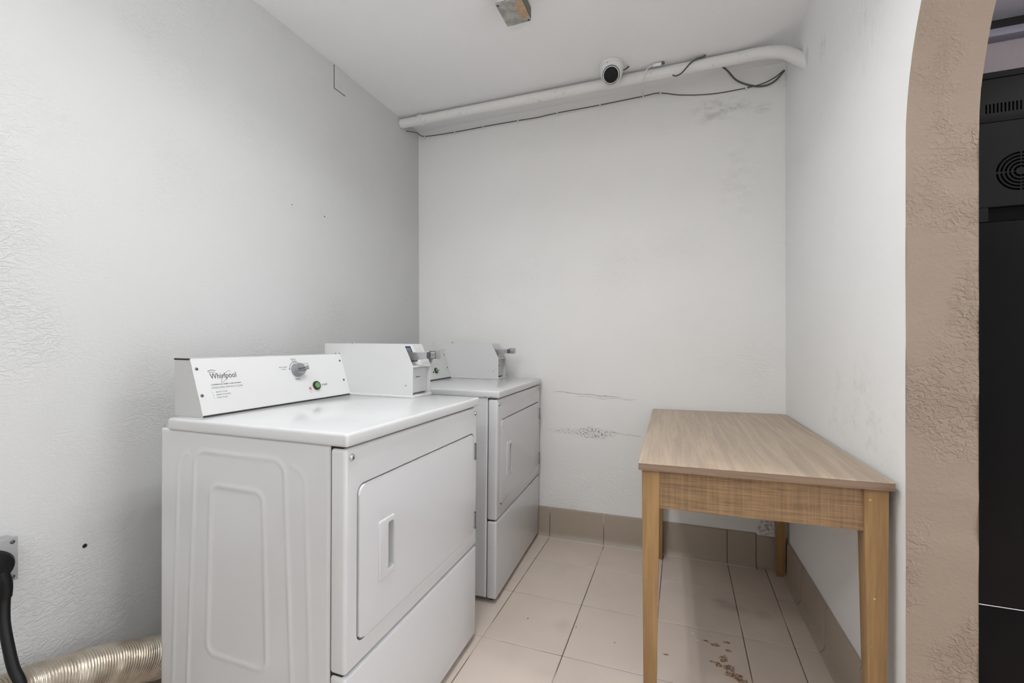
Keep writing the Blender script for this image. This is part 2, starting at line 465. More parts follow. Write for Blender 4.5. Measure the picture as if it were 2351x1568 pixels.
def right_wall():
    """white wall with a round-headed archway; the reveal is beige"""
    R_ = .64; zs = 1.60
    y0, y1 = JY, JY-2*R_
    outline = []                            # the opening, from the near foot up and over
    nz = 40
    for k in range(nz+1): outline.append((y0, zs*k/nz))
    for k in range(1, 40): a = PI*k/40; outline.append((y0-R_+R_*math.cos(a), zs+R_*math.sin(a)))
    for k in range(nz+1): outline.append((y1, zs*(1-k/nz)))
    bm = bmesh.new(); random.seed(4)
    jit = [(noise.noise(Vector((i*.37, 3.1, 0)))*.003, noise.noise(Vector((i*.61, 9.1, 0)))*.003) for i in range(len(outline))]
    inn = [bm.verts.new((xr(y)+0, y+j[0], z)) for (y, z), j in zip(outline, jit)]
    outv = [bm.verts.new((xr(y)+TH, y+j[1], z)) for (y, z), j in zip(outline, jit)]
    n = len(outline)
    for i in range(n-1):
        f = bm.faces.new((inn[i], inn[i+1], outv[i+1], outv[i])); f.material_index = 1
    def side(vs, dx, mi):
        ty = [bm.verts.new((xr(y)+dx, y, RH)) for y in (0.0, y0, y1, YO)]
        by = [bm.verts.new((xr(y)+dx, y, 0)) for y in (0.0, YO)]
        top_i = nz+20
        # far pier, near pier, and the part over the arch as fans of quads
        fs = [bm.faces.new([by[0], vs[0]]+vs[1:nz+1]+[ty[1], ty[0]])]
        fs.append(bm.faces.new([by[1], ty[3], ty[2]]+vs[n-1-nz:n][:]))
        arc = vs[nz:n-nz]
        m = len(arc); tops = [ty[1]]+[bm.verts.new((v.co.x, v.co.y, RH)) for v in arc[1:-1]]+[ty[2]]
        for k in range(m-1): fs.append(bm.faces.new((arc[k], arc[k+1], tops[k+1], tops[k])))
        for f in fs: f.material_index = mi
    side(inn, 0, 0); side(outv, TH, 1)
    bmesh.ops.triangulate(bm, faces=[f for f in bm.faces if len(f.verts) > 4])
    return struct(link('wall_right', bm, [M['wall_right'], M['beige']], smooth=False))
right_wall()

def floor():
    bm = box((-.12, YO, -.1), (XF+.1, .0, -.0025)); 
    for f in bm.faces: f.material_index = 0
    xs = [.88-.31*k for k in range(3, -1, -1)]+[1.192, 1.502, 1.812, 1.982]
    xs = [0.0]+[x for x in xs if x > .02]+[2.292, 2.602, 2.912, 3.222, 3.532, 3.842, 4.152]
    ys = [0.0]+[-.297-.336*k for k in range(0, 12) if -.297-.336*k > YO]+[YO]
    random.seed(2); g = .0032
    for a, b_ in zip(xs, xs[1:]):
        for c, d in zip(ys, ys[1:]):
            dz = random.uniform(-.0006, .0)
            box((a+g/2, d+g/2, -.02), (b_-g/2, c-g/2, dz), .0012, 1, 1, bm)
    return struct(link('floor', bm, [M['grout'], M['tile']], smooth=False))
floor()

def skirting(name, segs, axis):
    """cove skirting tiles; segs along the wall, profile (distance from wall, z)"""
    prof = [(.001, 0), (.030, 0), (.0265, .004), (.0195, .011), (.0145, .022), (.0125, .036), (.012, .155), (.0095, .164), (.004, .168), (.001, .168)]
    bm = bmesh.new()
    for (a, b_, pr) in segs:
        def P(s, d, z): return (s, -d, z) if axis == 'back' else ((xr(s)-d, s, z) if axis == 'right' else (d, s, z))
        rows = [[bm.verts.new(P(s, d, z)) for d, z in (prof if pr else [(min(d, .013), z*.94) for d, z in prof])] for s in (a, b_)]
        n = len(prof)
        for k in range(n): bm.faces.new((rows[0][k], rows[0][(k+1) % n], rows[1][(k+1) % n], rows[1][k]))
        bm.faces.new(rows[0]); bm.faces.new(rows[1][::-1])
        # grout strip at the joint, a little behind the tile face
        e = (b_, b_+.004) if axis == 'back' else (a-.004, a)
        g = [[bm.verts.new(P(q, max(.0008, d-.0012), z*.992)) for d, z in prof] for q in e]
        for k in range(n): bm.faces.new((g[0][k], g[0][(k+1) % n], g[1][(k+1) % n], g[1][k])).material_index = 1
        bm.faces.new(g[0]).material_index = 1; bm.faces.new(g[1][::-1]).material_index = 1
    if axis == 'back': merge(bm, prism([(-.0295, 0), (-.0330, 0), (-.0295, .0045)], segs[0][0], segs[-2][1], 'YZ'), 2)  # pale strip standing in for the highlight along the toe
    o = link(name, bm, [M['base_tile'], M['grout'], M['toe_highlight']]); return struct(o)
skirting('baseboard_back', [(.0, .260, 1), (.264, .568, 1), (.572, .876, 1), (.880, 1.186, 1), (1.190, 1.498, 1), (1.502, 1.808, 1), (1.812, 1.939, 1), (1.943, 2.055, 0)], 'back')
skirting('baseboard_right', [(-.015-.31*(k+1)+.004 if k < 3 else JY+.002, -.015-.31*k, 1) for k in range(4)], 'right')
skirting('baseboard_left', [(-.02-.31*(k+1)+.004, -.02-.31*k, 1) for k in range(12)], 'left')
struct(link('trim_2', box((2.30, -.018, 2.436), (XF, -.001, 2.487), .002), M['gap']))
struct(link('trim_1', box((2.30, -.055, 2.400), (XF, -.001, 2.434), .006), M['lilac']))

# ------------------------------------------------------------------ strip light over the room and unseen lights added for fill
def strip_light(loc, tilt, power, label):
    t = thing('strip_light', label, 'light', loc, (tilt, 0, 0))
    bm = bmesh.new()
    box((-.13, -.45, .012), (.13, .45, .024), .003, 1, 0, bm)
    box((-.13, -.45, -.058), (-.122, .45, .014), .002, 1, 0, bm); box((.122, -.45, -.058), (.13, .45, .014), .002, 1, 0, bm)
    box((-.13, -.45, -.058), (.13, -.442, .014), .002, 1, 0, bm); box((-.13, .442, -.058), (.13, .45, .014), .002, 1, 0, bm)
    link('hood', bm, M['white_plastic'], t)
    link('ballast_box', box((-.05, -.40, .024), (.05, .40, .058), .003), M['white_plastic'], t)
    em = NB('tube_glow').done((.9, .9, .9), .4, emit=(.965, .985, 1.0), estr=power)
    for sx in (-1, 1): link('tube', tube([(sx*.05, -.42, -.035), (sx*.05, .42, -.035)], .013, 12), em, t)
    for sx in (-1, 1):  # area lights inside the hood, added to the glow of the tubes
        ld = bpy.data.lights.new('added_downlight', 'AREA'); ld.shape = 'RECTANGLE'; ld.size = .03; ld.size_y = .84
        ld.energy = DOWNLIGHT_WATTS/2; ld.spread = math.radians(DOWNLIGHT_SPREAD); ld.color = (.965, .985, 1.0)
        lo = bpy.data.objects.new('added_downlight', ld); COL.objects.link(lo); lo.parent = t; lo.location = (sx*.05, 0, -.0575)
    for sy in (-.35, .35): link('hanger', tube([(0, sy, .058), (0, sy, .088-sy*math.tan(tilt))], .004, 8), M['steel'], t)
    return t
strip_light((1.095, -1.57, 2.40), math.radians(-2.2), TUBE_POWER, 'hooded twin tube strip light hung over the dryers and table')
def added_batten_light():  # made-up lamp out of view, fills the jamb, dryer side and back wall
    t = thing('added_batten_light', 'unseen bare twin tube batten added for fill, on the ceiling behind the viewpoint', 'light', (1.0, -3.2, RH))
    link('batten', box((-.62, -.03, -.05), (.62, .03, 0), .004), M['white_plastic'], t)
    em = NB('added_batten_glow').done((.9, .9, .9), .4, emit=(.965, .985, 1.0), estr=REAR_POWER)
    for sy in (-1, 1): link('tube', tube([(-.6, sy*.05, -.062), (.6, sy*.05, -.062)], .013, 12), em, t)
    for sx in (-1, 1): link('end_holder', box((sx*.605-.012, -.065, -.076), (sx*.605+.012, .065, -.03), .003), M['white_plastic'], t)
    return t
added_batten_light()
def added_uplighter():  # invented lamp out of view, added for soft light off the ceiling
    t = thing('fill_uplighter', 'unseen fill light added behind the viewpoint, an upturned bowl on a pole', 'lamp', (1.50, -3.15, 0))
    link('base', lathe([(.14, 0), (.14, .015), (.02, .03), (0, .03)], 28), M['dark_plastic'], t)
    link('pole', tube([(0, 0, .025), (0, 0, 1.02)], .012, 12), M['dark_plastic'], t)
    link('bowl', lathe([(.012, 1.00), (.06, 1.02), (.13, 1.07), (.16, 1.13), (.156, 1.13), (.125, 1.078), (.05, 1.032), (0, 1.03)], 32, cap=False), M['white_plastic'], t)
    em = NB('fill_uplight_glow').done((.9, .9, .9), .4, emit=(.965, .985, 1.0), estr=FILL_UPLIGHT_POWER)
    link('glowing_disc', lathe([(0, 1.085), (.12, 1.085), (.12, 1.089), (0, 1.089)], 32), em, t)
    return t
added_uplighter()
def added_globe_light():  # unseen lamp put in to brighten the space beyond the arch
    t = thing('added_ceiling_light', 'unseen round ceiling light added for brightness beyond the archway', 'light', (3.35, -1.50, RH))
    link('base', lathe([(0, 0), (.15, 0), (.15, -.03), (.14, -.035), (0, -.035)], 28), M['white_plastic'], t)
    em = NB('added_globe_glow').done((.9, .9, .9), .4, emit=(1.0, .98, .95), estr=GLOBE_POWER)
    link('diffuser', lathe([(.13, -.034), (.135, -.06), (.11, -.09), (.06, -.105), (0, -.11)], 28), em, t)
    return t
added_globe_light()

# ------------------------------------------------------------------ dryers
def dome(r, h, mtx, seg=16):
    return lathe([(r, 0), (r, h*.35), (r*.8, h*.75), (r*.45, h*.97), (0, h)], seg, mtx)
def dryer(loc, rz, tilt, dy, dxc, label, dark_led, short_text):
    w = .7316
    t = thing('tumble_dryer', label, 'dryer', loc, (0, tilt, rz), 'coin operated dryers along the wall')
    E = M['enamel']
    # cabinet body
    link('cabinet', box((-.613, .005, .03), (-.047, w-.005, .885), .006), E, t)
    # pressed side panels
    def side(y, s):
        nx, nz = 150, 210; x0, x1, z0, z1 = -.613, -.0455, .022, .886
        def sd(x, z, cx, hw, ztop, zbot, r, tap=0.0):
            hw = hw+tap*(ztop-z)
            qx = abs(x-cx)-hw+r; cz = (ztop+zbot)/2; hz = (ztop-zbot)/2
            qz = abs(z-cz)-hz+r
            return min(max(qx, qz), 0)+math.hypot(max(qx, 0), max(qz, 0))-r
        def ridge(d, wd): return math.exp(-(d/wd)**2)
        def step(d, wd): return 1/(1+math.exp(max(-50, min(50, d/wd))))
        def h(x, z):
            e = 0
            e += .0022*ridge(sd(x, z, -.330, .150, .836, .10, .035, .045), .0055)
            e += .0015*ridge(sd(x, z, -.330, .212, .826, .06, .045, .035), .006)*(1 if abs(x+.330) > .17 else 0)
            e += .0024*ridge(sd(x, z, -.335, .088, .752, .315, .028, .03), .0065)-.0012*step(sd(x, z, -.335, .088, .752, .315, .028, .03), .005)
            edge = min(x-x0, x1-x, z-z0, z1-z)
            if edge < .006: e -= .004*(1-edge/.006)**2
            return e
        bm = bmesh.new(); g = []
        for i in range(nx+1):
            x = x0+(x1-x0)*i/nx
            g.append([bm.verts.new((x, y+s*h(x, z0+(z1-z0)*j/nz), z0+(z1-z0)*j/nz)) for j in range(nz+1)])
        for i in range(nx):
            for j in range(nz): bm.faces.new((g[i][j], g[i+1][j], g[i+1][j+1], g[i][j+1]))
        rim = [g[i][0] for i in range(nx+1)]+[g[nx][j] for j in range(1, nz+1)]+[g[i][nz] for i in range(nx-1, -1, -1)]+[g[0][j] for j in range(nz-1, 0, -1)]
        bk = [bm.verts.new((v.co.x, y-s*.0045, v.co.z)) for v in rim]
        n = len(rim)
        for k in range(n): bm.faces.new((rim[k], rim[(k+1) % n], bk[(k+1) % n], bk[k]))
        link('side_panel', bm, E, t, angle=40)
    side(.0012, -1); side(w-.0012, 1)
    # dark joint strips behind the seams
    link('seam_gasket', box((-.060, .006, .028), (-.012, w-.006, .884), .002), M['gap'], t)
    # front panel with the door opening
    fp = link('front_panel', box((-.044, 0, .3595), (0, w, .8785), .009, 4), E, t)
    dw = [(0.0385, .4125), (.7025, .4055), (.7025, .781), (.0485, .794)]
    def door_outline(o):
        y0, y1, z0, z1 = .0395, .7025, .411, .787
        return rrect(y1-y0-2*o, z1-z0-2*o, .024-o*.6, 8, (y0+y1)/2, (z0+z1)/2)
    boolean(fp, prism(door_outline(0), -.016, .02, 'YZ'))
    dr = link('door', prism(door_outline(.0042), -.0155, .0035, 'YZ', .0042, 3), E, t)
    boolean(dr, prism(rrect(.030, .128, .010, 6, .1665, .5955), -.0115, .02, 'YZ'))
    hd = link('handle', prism(rrect(.067, .152, .005, 4, .1505, .595), .0028, .0075, 'YZ', .0028, 3), E, dr)
    boolean(hd, prism(rrect(.027, .125, .009, 6, .1665, .5955), -.02, .05, 'YZ'))
    link('latch_grip', prism([(.1665+.0135*math.cos(a*PI/8), .0+.008*math.sin(a*PI/8)) for a in range(9)], .536, .656, 'XY'), E, dr).matrix_local = Matrix.Translation((-.0115+.0, 0, 0)) @ Matrix(((0, 1, 0, 0), (1, 0, 0, 0), (0, 0, 1, 0), (0, 0, 0, 1)))
    for z0, z1 in ((.689, .744), (.432, .488)):
        hg = link('hinge', box((-.002, .700, z0), (.007, .7115, z1), .0025), M['steel'], t)
        link('hinge_pin', tube([(.006, .706, z0-.003), (.006, .706, z1+.003)], .0032, 10), M['dark_steel'], hg)
    # lower panel
    link('lower_panel', box((-.044, 0, .020), (.0, w, .3545), .009, 4), E, t)
    for y in (.0195, .712):
        s = link('screw', dome(.0085, .006, frame((0, y, .857), (0, 1, 0), (0, 0, 1))), M['chrome'], t)
    # top deck
    link('top_panel', box((-.578, -.0055, .8835), (.008, w+.0055, .9155), .0075, 4), E, t)
    # levelling feet
    for x in (-.56, -.035):
        for y in (.05, w-.05):
            link('levelling_foot', lathe([(.017, -.001-math.sin(tilt)*(-x)), (.019, .006), (.012, .011), (.008, .012), (.008, .034)], 14, Matrix.Translation((x, y, 0))), M['dark_steel'], t)
    # control console
    ya, yb = .0275, .6155+dy
    za = .9158
    prof = [(-.596+dxc, za), (-.4875, za), (-.5385, za+.156), (-.597+dxc, za+.157)]
    cs = link('control_console', prism(prof, ya, yb-.001, 'XZ', 0), M['powder_shade'], t)
    u = (0, 1, 0); v = Vector((-.051, 0, .156)); v.normalize()
    n = Vector(u).cross(v)
    F = frame(Vector((-.4875, 0, za))+n*.0004, u, v)
    def onface(bm): bmesh.ops.transform(bm, matrix=F, verts=bm.verts); return bm
    pl = link('control_panel', onface(box((ya-.001, .0045, 0), (yb, .1645, .0022), .001, 1)), M['powder'], cs)
    link('panel_gap', onface(box((ya, .0002, -.0002), (yb, .0042, .0008))), M['gap'], cs)
    link('cap_gap', box((-.599+dxc, ya-.0012, za+.1535), (-.541, ya+.004, za+.1580), .0005, 1), M['gap'], cs)
    G = F @ Matrix.Translation((0, 0, .0024))
    def put(x, y, z=0): return G @ Matrix.Translation((x, y, z))
    for x, y in ((.0375, .1352), (.0358, .0600), (.6015+dy, .1375), (.5965+dy, .0605)):
        s = link('screw', dome(.0042, .0026, put(x, y), 12), M['dark_steel'], pl)
    # timer knob with a pointer grip
    kx, ky = .3795+dy, .1115
    kb = lathe([(.0235, 0), (.0235, .004), (.0215, .007), (.0205, .020), (.019, .0225), (0, .0235)], 28, put(kx, ky))
    g2 = prism([(-.021, -.004), (.020, -.0048), (.0285, -.006), (.0285, .006), (.020, .0048), (-.021, .004)], .006, .0285, 'XY', .0015)
    bmesh.ops.transform(g2, matrix=put(kx, ky) @ Matrix.Rotation(.06, 4, 'Z'), verts=g2.verts); kn = link('timer_knob', kb, M['grey_plastic'], cs); link('knob_grip', g2, M['grey_plastic'], kn)
    pk = box((-.021, -.0013, .0283), (.010, .0013, .0290)); bmesh.ops.transform(pk, matrix=put(kx, ky) @ Matrix.Rotation(.06, 4, 'Z'), verts=pk.verts)
    link('pointer_line', pk, M['black_plastic'], kn)
    # start button
    sx, sy = .4495+dy, .0505
    sb = link('start_button', lathe([(.0158, 0), (.0158, .005), (.0146, .0072), (.0128, .0072), (.0122, .003), (.0, .003)], 28, put(sx, sy)), M['dark_green'], cs)
    link('button_cap', lathe([(.0112, .003), (.0112, .0075), (.0100, .0090), (0, .0092)], 24, put(sx, sy)), M['green_button'], sb)
    link('indicator_light', dome(.0048, .0035, put(.4185+dy, .0435), 14), M['dark_plastic'] if dark_led else M['red_led'], cs)
    # printing
    P2 = G
    if not short_text:
        rows = [('Whirlpool', .0700, .1045, .0165, .0800, 'l')]
        lg = lettering('brand_lettering', rows, M['dark_print'], pl, P2)
        # the swoosh rings drawn round the word
        def ring(cx, cy, a, b_, ang, wd, a0=0.0, a1=2*PI, n_=40):
            bm = bmesh.new(); prev = None
            for k in range(n_+1):
                th = a0+(a1-a0)*k/n_
                ww = wd*(.45+.55*abs(math.sin(th/2+.4)))
                row = []
                for s_ in (-1, 1):
                    x = (a+s_*ww/2)*math.cos(th); y = (b_+s_*ww/2)*math.sin(th)
                    row.append(bm.verts.new(P2 @ Vector((cx+x*math.cos(ang)-y*math.sin(ang), cy+x*math.sin(ang)+y*math.cos(ang), .0003))))
                if prev: bm.faces.new((prev[0], prev[1], row[1], row[0]))
                prev = row
            return bm
        rb = ring(.1160, .1090, .0235, .0058, math.radians(46), .0011)
        merge(rb, ring(.0790, .1262, .0120, .0034, math.radians(-2), .0014, .3, 5.6))
        link('swoosh_emblem', rb, M['dark_print'], pl, smooth=False)
        lettering('instruction_lettering', [('COMMERCIAL FABRIC CARE SYSTEMS', .0675, .0858, .0032, .0925, 'l')], M['dark_print'], pl, P2)
        lettering('instruction_lettering', [('OPERATING INSTRUCTIONS', .0672, .0755, .0058, .0965, 'l'),
            ('1.', .0672, .0640, .0036, None, 'l'), ('SELECT CYCLE', .0770, .0640, .0040, .0345, 'l'),
            ('2.', .0672, .0560, .0036, None, 'l'), ('INSERT PAYMENT', .0770, .0560, .0040, .0440, 'l'),
            ('3.', .0672, .0480, .0036, None, 'l'), ('PUSH START', .0770, .0480, .0040, .0330, 'l')], M['pale_print'], pl, P2)
        lettering('cycle_lettering', [('NORMAL', .3755, .1495, .0040, .022, 'c'), ('MEDIUM', .3770, .1435, .0034, .021, 'c'),
            ('PERM. PRESS', .3250, .1235, .0038, .033, 'c'), ('MEDIUM', .3270, .1165, .0032, .017, 'c'),
            ('DELICATE', .4260, .1315, .0038, .026, 'c'), ('LOW', .4330, .1250, .0032, .013, 'c')], M['pale_print'], pl, P2)
        lettering('cycle_lettering', [('FLUFF', .3745, .0785, .0046, .0185, 'c'), ('START', .4770, .0480, .0068, .0290, 'l')], M['dark_print'], pl, P2)
        bm = bmesh.new(); prev = None
        for k in range(29):
            th = math.radians(168-150*k/28); row = []
            for r_ in (.0290, .0305): row.append(bm.verts.new(P2 @ Vector((kx+r_*math.cos(th), ky+r_*math.sin(th), .0003))))
            if prev: bm.faces.new((prev[0], prev[1], row[1], row[0]))
            prev = row
        for th in (168, 18):
            th = math.radians(th); merge(bm, lathe([(.0022, 0), (.0022, .0003), (0, .0003)], 10, P2 @ Matrix.Translation((kx+.0298*math.cos(th), ky+.0298*math.sin(th), 0))))
        link('dial_arc', bm, M['dark_print'], pl, smooth=False)
        bm = bmesh.new()
        for k in range(12):
            a0, a1 = [PI*2*q/14 for q in (k, k+1)]
            vs = [bm.verts.new(P2 @ Vector((.4210+r_*math.cos(a)*1.3, .0310+r_*math.sin(a), .0003))) for a, r_ in ((a0, .0035), (a1, .0035), (a1, .0045), (a0, .0045))]
            bm.faces.new(vs)
        link('indicator_symbol', bm, M['red_led'], pl, smooth=False)
    else:
        lettering('cycle_lettering', [('START', .4735+dy, .0480, .0055, .024, 'l')], M['dark_print'], pl, P2)
    # coin box
    y0, y1 = .6155+dy, .745+dy
    bx0, bx1, bxt = -.612+dxc, -.209+dxc, -.249+dxc
    zb, zk, zt = .922, 1.033, 1.1145
    cb = link('coin_box', prism([(bx0, zb), (bx1-.040, zb), (bx1-.040, zk-.004), (bx1-.036, zk-.001), (bxt-.044, zt-.002), (bx0, zt-.002)], y0+.003, y1-.003, 'XZ'), M['powder'], t)
    for nm, ya_, yb_ in (('cheek_panel', y0, y0+.003), ('cheek_panel', y1-.003, y1)):
        link(nm, prism([(bx0, zb), (bx1, zb), (bx1, zk), (bxt, zt), (bx0, zt)], ya_, yb_, 'XZ'), M['powder'], cb, smooth=False)
    link('ledge', box((bx1-.040, y0+.003, zk-.006), (bx1+.001, y1-.003, zk), .001, 1), M['powder'], cb)
    link('vault_door', box((bx1-.041, y0+.010, zb+.008), (bx1-.016, y1-.003, zk-.008), .0015, 1), M['steel'] if False else M['powder_shade'], cb)
    link('vault_slit', box((bx1-.0165, y0+.048, zb+.066), (bx1-.0155, y0+.078, zb+.0685)), M['gap'], cb)
    if short_text:
        for xa, xb in ((-.036, -.016), (-.060, -.049)): link('scuff_mark', box((xa, -.0058, .8888), (xb, -.0052, .8902)), M['gap'], t)
    link('mounting_rim', box((bx0, y0-.004, .9150), (bx1+.006, y1+.003, zb+.001), .0015, 1), M['powder'], cb)
    # sloped name plate
    sv = Vector((bxt-bx1, 0, zt-zk)).normalized(); sn = Vector((0, 1, 0)).cross(sv)
    SF = frame(Vector((bx1-.0360, 0, zk))+sn*.0005, (0, 1, 0), sv)
    sg = box((y0+.022, .046, 0), (y0+.092, .080, .003), .0008, 1); bmesh.ops.transform(sg, matrix=SF, verts=sg.verts)
    sgo = link('name_plate', sg, M['sign_blue'], cb)
    lettering('plate_lettering', [('DRYER', y0+.057, .0550, .016, .052, 'c')], M['sign_pale'], sgo, SF @ Matrix.Translation((0, 0, .0031)))
    # coin slide
    sl_y0, sl_y1 = y0+.034, y0+.068
    sx0 = bx1-.040
    slide = link('coin_slide', prism([(sx0-.03, 1.052), (sx0+.020, 1.053), (sx0+.085, 1.062), (sx0+.085, 1.0835), (sx0+.010, 1.0825), (sx0-.03, 1.0825)], sl_y0, sl_y1, 'XZ', .0015), M['steel'], cb)
    link('slide_throat', box((sx0-.02, y0+.020, 1.046), (sx0+.012, y0+.082, 1.060), .002), M['dark_steel'], slide)
    gp = link('slide_grip', box((sx0+.080, sl_y0-.004, 1.0605), (sx0+.093, sl_y1+.004, 1.085), .003), M['dark_steel'], slide)
    ge = link('slide_grip', box((sx0+.091, sl_y0-.002, 1.0600), (sx0+.120, sl_y1+.002, 1.0905), .003), M['steel'], slide)
    LF = frame((sx0+.0925, sl_y0-.0022, 1.0620), (1, 0, 0), (0, 0, 1))
    bm = bmesh.new()
    for lo, hi in (((0, 0, 0), (.026, .0022, .0006)), ((0, .0245, 0), (.026, .0267, .0006)), ((0, 0, 0), (.0022, .0267, .0006)), ((.0238, 0, 0), (.026, .0267, .0006))): box(lo, hi, 0, 1, 0, bm)
    bmesh.ops.transform(bm, matrix=LF, verts=bm.verts); link('label_border', bm, M['dark_plastic'], ge, smooth=False)
    lettering('label_lettering', [('DLR', .013, .0075, .0115, .019, 'c')], M['dark_plastic'], ge, LF)
    # lock barrel on the lid and small rivet dots on the cheek
    lk = link('lock_barrel', lathe([(.0065, 0), (.0065, .006), (.005, .008), (0, .008)], 14, Matrix.Translation((bx0+.095, y0+.055, zt-.002))), M['chrome'], cb)
    for x, z in ((-.560, 1.075), (-.540, 1.075), (-.238, .960)):
        link('rivet', dome(.0023, .0008, frame((x+dxc, y0, z), (1, 0, 0), (0, 0, 1)), 10), M['dark_steel'], cb)
    return t
D1 = dryer((.8725, -1.7200, 0), .01692, .0105, 0.0, 0.0, 'white coin operated dryer with logo panel, the nearer one, beside the foil duct', False, False)
D2 = dryer((.8480, -.7615, 0), .04654, .0140, -.0485, .010, 'white coin operated dryer in the corner, partly hidden behind the nearer dryer', True, True)

# ------------------------------------------------------------------ table
def table():
    t = thing('folding_table', 'brown wood-grain laundry table with honey legs against the right wall', 'table', (2.0690, -.004, 0), (0, 0, .0200))
    t.name = 'laundry_table'
    x0, x1, y0, y1 = -.618, -.002, -1.160, 0.0
    h = .768
    top = bmesh.new(); box((x0, y0, h-.021), (x1, y1, h), .0012, 1, 0, top)
    top.normal_update()
    for f in top.faces:
        if abs(f.normal.z) < .5: f.material_index = 1
    link('tabletop', top, [M['table_top'], M['table_edge']], t, smooth=False)
    hz = h-.0212
    link('apron', box((x0+.050, y0+.020, .634), (x1-.052, y0+.040, hz), .001, 1), M['apron'], t)
    link('apron', box((x0+.050, y1-.050, .634), (x1-.052, y1-.030, hz), .001, 1), M['apron'], t)
    link('apron', box((x0+.014, y0+.052, .634), (x0+.034, y1-.068, hz), .001, 1), M['apron'], t)
    link('apron', box((x1-.034, y0+.052, .634), (x1-.014, y1-.068, hz), .001, 1), M['apron'], t)
    for (cx, cy, ix, iy) in ((x0+.034, y0+.040, 1, 1), (x1-.034, y0+.040, -1, 1), (x0+.034, y1-.055, 1, -1), (x1-.034, y1-.055, -1, -1)):
        a = .050 if ix > 0 else .054; b_ = .052
        bot = (.036, .038)
        link('leg', tapered((cx-ix*(a-bot[0])*.28, cy, 0.0), bot, (cx, cy, hz), (a, b_), .0025), M['leg'], t)
    return t
table()

# ------------------------------------------------------------------ pipe, cables and camera under the ceiling
def conduit():
    t = thing('conduit_pipe', 'white painted pipe running under the ceiling and bending into the right wall', 'pipe', (.0, -.18, 2.455))
    pth = smooth_path([(0.002, -.196, 2.453), (.3, -.192, 2.4545), (.8, -.186, 2.4545), (1.4, -.180, 2.4545), (1.80, -.180, 2.4545), (1.92, -.190, 2.449), (2.00, -.217, 2.424), (2.045, -.255, 2.380), (2.082, -.300, 2.318), (2.112, -.340, 2.262)], 10)
    bm = tube([p-Vector((0, -.18, 2.455)) for p in pth], .0265, 20); link('pipe', bm, M['white_pipe'], t)
    d = Vector((0, -.18, 2.455))
    link('coupling', tube([Vector((.125, -.195, 2.454))-d, Vector((.155, -.195, 2.454))-d], .0305, 20), M['white_pipe'], t)
    link('strap', tube([Vector((.139, -.195, 2.454))-d, Vector((.146, -.195, 2.454))-d], .0328, 20), M['white_pipe'], t)
    return t
conduit()
def wall_cable():
    t = thing('wall_cable', 'thin grey cable clipped along the top of the back wall', 'cable', (0, 0, 2.44))
    pts = [(.010, -.150, 2.430), (.018, -.045, 2.462), (.050, -.006, 2.452), (.266, -.005, 2.444), (.46, -.005, 2.4445), (.687, -.005, 2.4425), (.80, -.005, 2.440), (.927, -.005, 2.4445), (1.172, -.005, 2.445), (1.404, -.005, 2.449), (1.486, -.005, 2.450), (1.587, -.005, 2.420), (1.70, -.005, 2.400), (1.80, -.005, 2.393), (1.95, -.005, 2.398), (2.02, -.006, 2.418), (2.066, -.012, 2.446)]
    bm = tube([p-Vector((0, 0, 2.44)) for p in smooth_path(pts, 8)], .0025, 8); link('cable', bm, M['cable_grey'], t)
    for x, z in ((.050, 2.452), (.266, 2.444), (.46, 2.4445), (.687, 2.4425), (.927, 2.4445), (1.172, 2.445), (1.404, 2.449), (1.492, 2.4495), (1.90, 2.395)):
        link('cable_clip', box((x-.004, -.0095, z-.010-2.44), (x+.004, .0005, z+.006-2.44), .0015, 1), M['white_plastic'], t)
    return t
wall_cable()
tag(link('loose_cable', tube(smooth_path([(1.556, -.216, 2.414), (1.572, -.216, 2.407), (1.596, -.217, 2.414), (1.617, -.214, 2.436), (1.640, -.212, 2.460), (1.664, -.208, 2.473), (1.690, -.205, 2.4775), (1.704, -.205, 2.4835)], 8), .0036, 8), M['cable_grey']),
    'short dark cable end curling over the white pipe', 'cable')
tag(link('loose_cable', tube(smooth_path([(1.778, -.085, 2.487), (1.812, -.055, 2.470), (1.850, -.022, 2.438), (1.891, -.008, 2.416), (1.940, -.012, 2.392), (1.985, -.012, 2.386), (2.026, -.014, 2.400), (2.064, -.022, 2.437)], 8), .0042, 8), M['cable_grey']),
    'dark cable looping down from the ceiling behind the pipe bend', 'cable')
def connector():
    t = thing('cable_connector', 'small white cable connector lying against the top of the pipe', 'connector', (1.485, -.2165, 2.4785))
    link('connector_body', tube([(-.02, -.002, -.001), (-.017, -.002, 0), (.017, -.002, 0), (.021, -.002, 0)], lambda s: .0085 if .002 < s < .038 else .005, 12), M['white_plastic'], t)
    link('connector_boot', tube([(.020, -.002, 0), (.034, -.002, .003)], .0055, 10), M['dark_steel'], t)
    link('wire', tube(smooth_path([(-.018, -.002, 0), (-.034, -.006, -.004), (-.050, -.014, -.024), (-.062, -.004, -.052), (-.076, .04, -.066), (-.080, .10, -.062), (-.079, .197, -.032)], 8), .0028, 8), M['white_plastic'], t)
    return t
connector()
